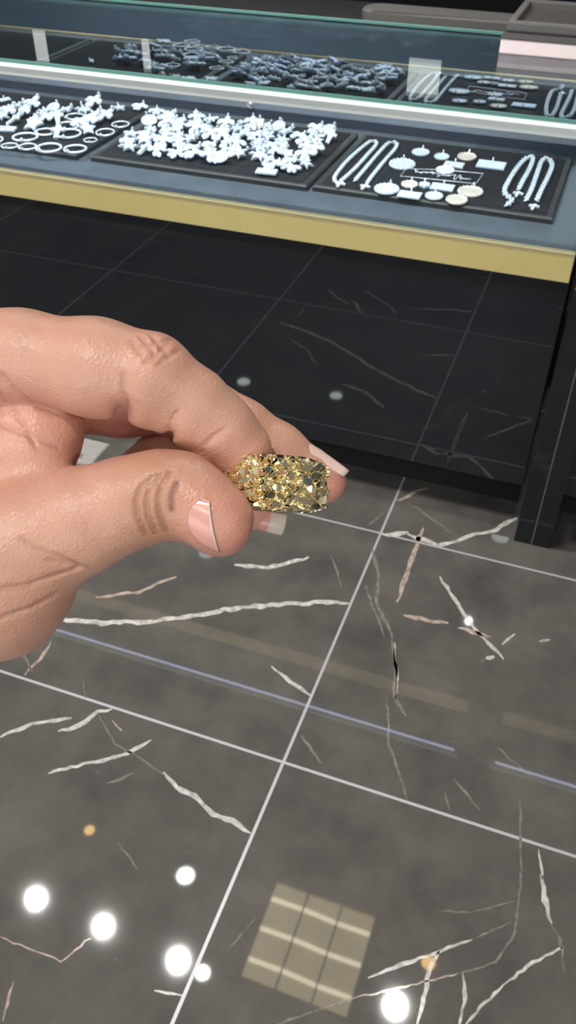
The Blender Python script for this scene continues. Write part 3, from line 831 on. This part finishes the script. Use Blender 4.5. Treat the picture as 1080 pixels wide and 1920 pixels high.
# --- thumb
f_thumb = Field()
f_thumb.chain([(-230, 1112, 115, 176), (-20, 1070, 45, 165), (70, 1008, 22, 112), (150, 976, 10, 97), (235, 945, 0, 84), (300, 928, -8, 80), (345, 925, -10, 75)], 26)
f_thumb.chain([(338, 930, -8, 76), (372, 948, -18, 68), (402, 970, -28, 65)], 22)
f_thumb.add((414, 985, -22, 58), (420, 975, -5, 56), 18)
f_thumb.add((405, 930, 20, 40), (415, 940, 20, 40), 18)
# --- middle finger
f_mid = Field()
f_mid.chain([(-150, 760, 170, 105), (60, 735, 165, 78), (230, 742, 160, 74), (330, 740, 155, 72)], 24)
f_mid.chain([(330, 742, 158, 70), (452, 806, 170, 56), (518, 848, 182, 54), (585, 893, 200, 47), (612, 903, 205, 36)], 20)
f_mid.add((575, 905, 190, 42), (605, 905, 198, 36), 16)
# --- ring and little fingers curled underneath
f_rng = Field()
f_rng.chain([(-140, 930, 260, 95), (80, 968, 285, 68), (225, 936, 270, 62), (320, 852, 248, 57), (420, 905, 238, 46), (478, 955, 238, 36), (505, 968, 240, 24)], 20)
f_lit = Field()
f_lit.chain([(-150, 985, 310, 80), (60, 975, 335, 56), (150, 955, 330, 52), (210, 950, 310, 46)], 20)
# --- palm, web, wrist
f_palm = Field()
f_palm.chain([(-190, 700, 70, 120), (-420, 1010, 130, 165)], 30)
f_palm.chain([(-170, 780, 180, 120), (-420, 1040, 170, 165)], 40)
f_palm.chain([(-160, 900, 260, 105), (-420, 1070, 200, 150)], 40)
f_palm.chain([(-420, 1030, 140, 175), (-620, 1110, 150, 168), (-980, 1250, 150, 190)], 60)
f_palm.chain([(-230, 1105, 120, 168), (-430, 1075, 140, 168)], 60)
f_palm.chain([(-300, 1020, 130, 150), (-40, 880, 90, 105), (60, 830, 85, 78)], 40)
f_palm.chain([(50, 730, 75, 70), (78, 800, 80, 70), (60, 860, 60, 74)], 34)
hand = f_palm
hand.merge(f_thumb, 34)
hand.merge(f_index, 6)
hand.merge(f_mid, 9)
hand.merge(f_rng, 7)
hand.merge(f_lit, 7)
def groove(pts, r, k=7, depth=0.):
    P = []
    for (x0, y0), (x1, y1) in zip(pts, pts[1:]):
        for i in range(6): P.append((x0 + (x1 - x0) * i / 6, y0 + (y1 - y0) * i / 6))
    P.append(pts[-1]); Q = []
    for x, y in P:
        dz = hand.surf(x, y)
        if dz is not None: Q.append((x, y, dz - depth))
    for a, b in zip(Q, Q[1:]):
        if abs(a[2] - b[2]) < 40: hand.cut(a, b, r, k)
    return [cp(*q) for q in Q]
for pts in ([(384, 836), (402, 818), (424, 804)], [(318, 806), (323, 786), (334, 772)]): groove(pts, 2.0, 6, .6)
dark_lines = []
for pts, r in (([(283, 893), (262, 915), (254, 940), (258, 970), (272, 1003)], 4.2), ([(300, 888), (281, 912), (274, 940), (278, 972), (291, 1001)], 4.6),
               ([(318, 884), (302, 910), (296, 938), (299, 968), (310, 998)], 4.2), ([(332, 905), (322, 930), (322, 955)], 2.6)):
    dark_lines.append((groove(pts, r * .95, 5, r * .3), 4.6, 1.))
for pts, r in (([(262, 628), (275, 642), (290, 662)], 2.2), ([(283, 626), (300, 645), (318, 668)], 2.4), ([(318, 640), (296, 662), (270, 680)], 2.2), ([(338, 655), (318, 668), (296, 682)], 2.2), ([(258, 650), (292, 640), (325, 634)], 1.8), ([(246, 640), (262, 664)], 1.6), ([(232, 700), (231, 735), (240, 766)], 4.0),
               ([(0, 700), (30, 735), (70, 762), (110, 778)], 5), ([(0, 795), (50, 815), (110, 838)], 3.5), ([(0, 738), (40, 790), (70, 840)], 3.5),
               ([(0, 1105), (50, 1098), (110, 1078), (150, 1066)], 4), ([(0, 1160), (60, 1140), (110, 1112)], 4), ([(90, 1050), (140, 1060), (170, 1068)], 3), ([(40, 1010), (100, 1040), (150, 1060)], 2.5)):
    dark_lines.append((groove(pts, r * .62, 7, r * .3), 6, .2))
for a_ in (0, 1, 2):                             # closed off at the wrist, well outside the frame
    for e_ in (0, -1): np.moveaxis(hand.d, a_, 0)[e_] = 5.
pos, Q = surface_nets(hand.d)
# light smoothing
for _ in range(2):
    acc = np.zeros_like(pos); cnt = np.zeros(len(pos))
    for a in range(4):
        for b in ((a + 1) % 4, (a - 1) % 4):
            np.add.at(acc, Q[:, a], pos[Q[:, b]]); np.add.at(cnt, Q[:, a], 1)
    pos = pos * .6 + .4 * acc / np.maximum(cnt, 1)[:, None]
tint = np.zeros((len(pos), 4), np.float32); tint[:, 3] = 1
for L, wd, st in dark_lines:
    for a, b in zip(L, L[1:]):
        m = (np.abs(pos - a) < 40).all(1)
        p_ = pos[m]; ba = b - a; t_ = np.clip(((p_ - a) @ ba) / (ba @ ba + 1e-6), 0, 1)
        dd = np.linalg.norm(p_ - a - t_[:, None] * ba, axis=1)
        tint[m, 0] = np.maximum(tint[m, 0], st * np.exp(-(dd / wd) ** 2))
for (x, y, z, r, s_) in ((425, 985, -20, 75, .8), (452, 850, 55, 62, .45), (300, 650, -20, 60, .35), (620, 905, 200, 60, .9), (500, 965, 240, 60, .7), (230, 830, 150, 110, .9), (390, 900, 20, 45, .5), (60, 790, 60, 90, .35)):
    q = cp(x, y, z); dd = np.linalg.norm(pos - q, axis=1)
    tint[:, 1] = np.maximum(tint[:, 1], s_ * np.exp(-(dd / r) ** 2))
q = cp(300, 940, -20); dd = np.linalg.norm((pos - q) * np.array([1, .7, .6]), axis=1)
tint[:, 2] = .75 * np.exp(-(dd / 72) ** 2)

def skin_material():
    m = mat('skin', (.62, .36, .25), rough=.40, spec=.45)
    n, l, b = nodes(m)
    b.inputs['Subsurface Weight'].default_value = .22
    b.inputs['Subsurface Radius'].default_value = (1, .35, .2)
    b.inputs['Subsurface Scale'].default_value = .0025
    at_ = n.new('ShaderNodeAttribute'); at_.attribute_name = 'tint'
    s = n.new('ShaderNodeSeparateColor'); l.new(at_.outputs['Color'], s.inputs[0])
    tc = n.new('ShaderNodeTexCoord')
    nz = n.new('ShaderNodeTexNoise'); nz.inputs['Scale'].default_value = 130; nz.inputs['Detail'].default_value = 5
    l.new(tc.outputs['Object'], nz.inputs['Vector'])
    def mix(f, a, c):
        x = n.new('ShaderNodeMix'); x.data_type = 'RGBA'
        if isinstance(f, float): x.inputs[0].default_value = f
        else: l.new(f, x.inputs[0])
        for i, v in ((6, a), (7, c)):
            if isinstance(v, tuple): x.inputs[i].default_value = (*v, 1)
            else: l.new(v, x.inputs[i])
        return x.outputs[2]
    c = mix(nz.outputs['Fac'], SKIN_A, SKIN_B)
    c = mix(s.outputs[2], c, SKIN_BROWN)
    c = mix(s.outputs[1], c, SKIN_PINK)
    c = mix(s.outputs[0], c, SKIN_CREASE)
    l.new(c, b.inputs['Base Color'])
    v = n.new('ShaderNodeTexVoronoi'); v.inputs['Scale'].default_value = 950; v.feature = 'DISTANCE_TO_EDGE'
    nz2 = n.new('ShaderNodeTexNoise'); nz2.inputs['Scale'].default_value = 420; nz2.inputs['Detail'].default_value = 4
    mp = n.new('ShaderNodeMapping'); mp.inputs['Scale'].default_value = (1, .55, 1); l.new(tc.outputs['Object'], mp.inputs[0])
    l.new(mp.outputs[0], v.inputs['Vector']); l.new(mp.outputs[0], nz2.inputs['Vector'])
    b1 = n.new('ShaderNodeBump'); b1.inputs['Strength'].default_value = .7; b1.inputs['Distance'].default_value = .00025
    l.new(v.outputs['Distance'], b1.inputs['Height'])
    b2 = n.new('ShaderNodeBump'); b2.inputs['Strength'].default_value = .22; b2.inputs['Distance'].default_value = .0007
    l.new(nz2.outputs['Fac'], b2.inputs['Height']); l.new(b1.outputs[0], b2.inputs['Normal']); l.new(b2.outputs[0], b.inputs['Normal'])
    return m
SKIN_A, SKIN_B = (.55, .28, .195), (.66, .375, .28)
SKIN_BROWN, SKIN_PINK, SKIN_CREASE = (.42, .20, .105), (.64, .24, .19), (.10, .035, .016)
M_SKIN = skin_material()
M_NAIL = mat('fingernail', (.66, .33, .28), rough=.22, spec=.5)
M_NAIL_GLARE = mat('glare_lit_nail', (.78, .56, .50), rough=.2, spec=.6)  # nail colour lightened to carry the glare on it
M_NAIL_TIP = mat('pale_nail_edge', (.68, .57, .49), rough=.25)
hw = cam2world(pos)
org = Vector(cam2world(cp(-400, 1040, 150))[0])
h_root = thing('hand', 'left hand holding the gold ring between thumb and index finger', 'hand', org)
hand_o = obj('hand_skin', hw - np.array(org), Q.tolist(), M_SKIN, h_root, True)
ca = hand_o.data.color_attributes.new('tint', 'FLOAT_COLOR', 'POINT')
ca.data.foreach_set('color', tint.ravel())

def nail_on_surface(name, grid, off, label=None, m=M_NAIL, tip=None, parent=h_root):
    """nail plate whose outline grid[v][u] of photo points is laid on the finger"""
    nv, nu = len(grid), len(grid[0]); Z = np.full((nv, nu), np.nan)
    for j in range(nv):
        for i in range(nu):
            z = hand.surf(*grid[j][i])
            if z is not None: Z[j, i] = z
    V = []
    med = np.nanmedian(Z)
    for j in range(nv):
        for i in range(nu):
            z = Z[j, i] if not np.isnan(Z[j, i]) else med
            V.append(cp(grid[j][i][0], grid[j][i][1], z - off(j / (nv - 1), i / (nu - 1))))
    Wd = cam2world(V) - np.array(org)
    Fs = [(j * nu + i, (j + 1) * nu + i, (j + 1) * nu + i + 1, j * nu + i + 1) for j in range(nv - 1) for i in range(nu - 1)]
    o = obj(name, Wd, Fs, [m, M_NAIL_TIP], parent, True)
    if tip:
        for k, p in enumerate(o.data.polygons):
            j, i = divmod(k, nu - 1)
            if i >= tip: p.material_index = 1
    md = o.modifiers.new('thickness', 'SOLIDIFY'); md.thickness = .0005; md.offset = 0
    if label: o['label'] = label
    return o
# thumb nail: v runs across (top to bottom), u from root to free edge
g = []
NV, NU = 17, 13
for j in range(NV):
    v = j / (NV - 1)
    # left (root) outline and right (free edge) outline
    yl = 934 + v * 96
    sh = math.sin(PI * min(1, max(0, v))) ** .55
    xl = 388 - 36 * sh + (v - .5) * 8 + 12 * max(0, v - .55) * 2
    xr = 393 + 6 * v + 12 * v * v
    yr = 940 + v * 97
    g.append([(xl + (xr - xl) * u / (NU - 1), yl + (yr - yl) * u / (NU - 1)) for u in range(NU)])
nail_on_surface('thumbnail', g, lambda v, u: 1.5 + 3.5 * u, 'pink thumbnail with a pale edge', tip=NU - 2)

def nail_plate(name, A, B, nrm, width, curve, tip_frac, m, label=None, taper=0.):
    """A root and B free edge (px, py, dz); nrm outward; width px"""
    a, b = cp(*A), cp(*B); d = b - a; L = np.linalg.norm(d); d = d / L
    nrm = np.array(nrm, float); nrm -= d * (nrm @ d); nrm /= np.linalg.norm(nrm)
    s = np.cross(d, nrm); nu, nv = 13, 11; V = []
    for j in range(nv):
        v = j / (nv - 1) * 2 - 1
        for i in range(nu):
            u = i / (nu - 1)
            wd = width * .5 * (math.sqrt(max(0, 1 - (1 - min(1, u / .3)) ** 2)) * .96 + .04) * (1 - .06 * u - taper * u * u)
            V.append(a + d * (u * L * (1 - .04 * v * v)) + s * v * wd - nrm * (curve * v * v - 7 * math.sin(PI * u) * .5))
    Wd = cam2world(V) - np.array(org)
    Fs = [(j * nu + i, (j + 1) * nu + i, (j + 1) * nu + i + 1, j * nu + i + 1) for j in range(nv - 1) for i in range(nu - 1)]
    o = obj(name, Wd, Fs, [m, M_NAIL_TIP], h_root, True)
    for k, p in enumerate(o.data.polygons):
        if (k % (nu - 1)) / (nu - 1) > tip_frac: p.material_index = 1
    md = o.modifiers.new('thickness', 'SOLIDIFY'); md.thickness = .0005; md.offset = 0
    if label: o['label'] = label
    return o
nail_plate('fingernail', (552, 822, 158), (653, 884, 178), (.45, .70, -.55), 50, 10, .84, M_NAIL_GLARE, 'long nail of the middle finger, glare put in its colour', .4)
nail_plate('fingernail', (476, 972, 208), (535, 986, 214), (.1, -.25, -.95), 46, 8, .45, M_NAIL, 'translucent nail tip below the ring', -.1)

# ------------------------------------------------------------------ the ring
def nugget_ring():
    ctr = cp(512, 914, 92); Ro = 96.; Ri = 82.
    root = Vector(cam2world(ctr)[0])
    t = thing('nugget_ring', 'gold nugget ring held between thumb and index finger', 'ring', root)
    NTH, NVV = 420, 96
    rg = np.random.RandomState(12)
    # axis of the ring: upright in the photo, tilted a little
    ax = np.array([.05, 1., .06]); ax /= np.linalg.norm(ax)
    fr = np.array([.03, 0, -1.]); fr -= ax * (fr @ ax); fr /= np.linalg.norm(fr)     # towards the viewer
    rt = np.cross(ax, fr); rt = rt if rt[0] > 0 else -rt
    def half(th):
        a = abs(th)
        return float(np.interp(a, [0, .62, .95, 1.35, 1.9, PI], [54, 53, 48, 33, 22, 18]))
    def rout(th):
        a = abs(th)                                   # flattened head that stands proud of the band
        return float(np.interp(a, [0, .35, .7, 1.0, 1.3, 1.7, PI], [99, 102, 109, 110, 104, 100, 99]))
    # irregular nuggets: Voronoi cells on the unrolled head
    cells = []
    tries = 0
    while len(cells) < 160 and tries < 20000:
        tries += 1
        c = np.array([rg.uniform(-150, 150), rg.uniform(-58, 58)]); ok = True
        rad = rg.uniform(5.5, 15)
        for c2, r2 in cells:
            if np.linalg.norm(c - c2) < (rad + r2) * .62: ok = False; break
        if ok: cells.append((c, rad))
    cc = np.array([c for c, r in cells]); hh = rg.uniform(0, 9, len(cells)); gr = rg.normal(0, .7, (len(cells), 2))
    th = np.linspace(-PI, PI, NTH, endpoint=False); V = []
    vv = np.linspace(-1, 1, NVV)
    for a in th:
        H, Rr = half(a), rout(a)
        amp = float(np.interp(abs(a), [0, 1.25, 1.5], [1, 1, 0]))
        P = np.stack([np.full(NVV, a * 97), vv * H], 1)
        if amp > 0:
            D = np.linalg.norm(P[:, None] - cc[None], axis=2)
            o_ = np.argsort(D, 1)[:, :2]; i0 = o_[:, 0]
            d1 = np.take_along_axis(D, o_[:, :1], 1)[:, 0]; d2 = np.take_along_axis(D, o_[:, 1:2], 1)[:, 0]
            rel = P - cc[i0]
            h = hh[i0] + (rel * gr[i0]).sum(1)
            e = np.clip((d2 - d1) / 3., 0, 1); h = np.clip(h, -4, 13) * e + (1 - e) * (-3)
        else: h = np.zeros(NVV)
        edge = np.clip((1 - np.abs(vv)) * H / 7, 0, 1)
        r_ = Rr + amp * h * (.35 + .65 * edge) - (1 - edge) ** 2 * 5
        for v, q in zip(vv, r_):
            V.append(rt * (math.sin(a) * q) + fr * (math.cos(a) * q) + ax * v * H)
    n0 = len(V)
    Fc = []
    for i in range(NTH):
        j = (i + 1) % NTH
        for k in range(NVV - 1):
            Fc.append((i * NVV + k, j * NVV + k, j * NVV + k + 1, i * NVV + k + 1))
    o_v = cam2world(np.array(V) + ctr) - np.array(root)
    # split into the nugget head and the plain shank
    head, shank = [], []
    for f in Fc:
        a = th[f[0] // NVV]
        (head if abs(a) < 1.42 else shank).append(f)
    def part(name, fs, m):
        ids = sorted({i for f in fs for i in f}); mp = {i: k for k, i in enumerate(ids)}
        return obj(name, [o_v[i] for i in ids], [tuple(mp[i] for i in f) for f in fs], m, t)
    part('nugget_head', head, M_GOLD)
    # inside and rims of the band
    V2 = []
    for a in th:
        H = half(a); Rr = rout(a) - 5
        for rad, v in ((Rr, -1), (Ri, -.97), (Ri, .97), (Rr, 1)):
            V2.append(rt * (math.sin(a) * rad) + fr * (math.cos(a) * rad) + ax * v * H)
    F2 = [(i * 4 + k, ((i + 1) % NTH) * 4 + k, ((i + 1) % NTH) * 4 + k + 1, i * 4 + k + 1) for i in range(NTH) for k in range(3)]
    part('shank', shank, M_GOLD2)
    obj('inner_band', cam2world(np.array(V2) + ctr) - np.array(root), [f[::-1] for f in F2], M_GOLD2, t, False)
M_GOLD = mat('yellow_gold_nuggets', (1.0, .89, .62), rough=.1, metal=1)
M_GOLD2 = mat('polished_yellow_gold', (1.0, .87, .58), rough=.15, metal=1)
nugget_ring()
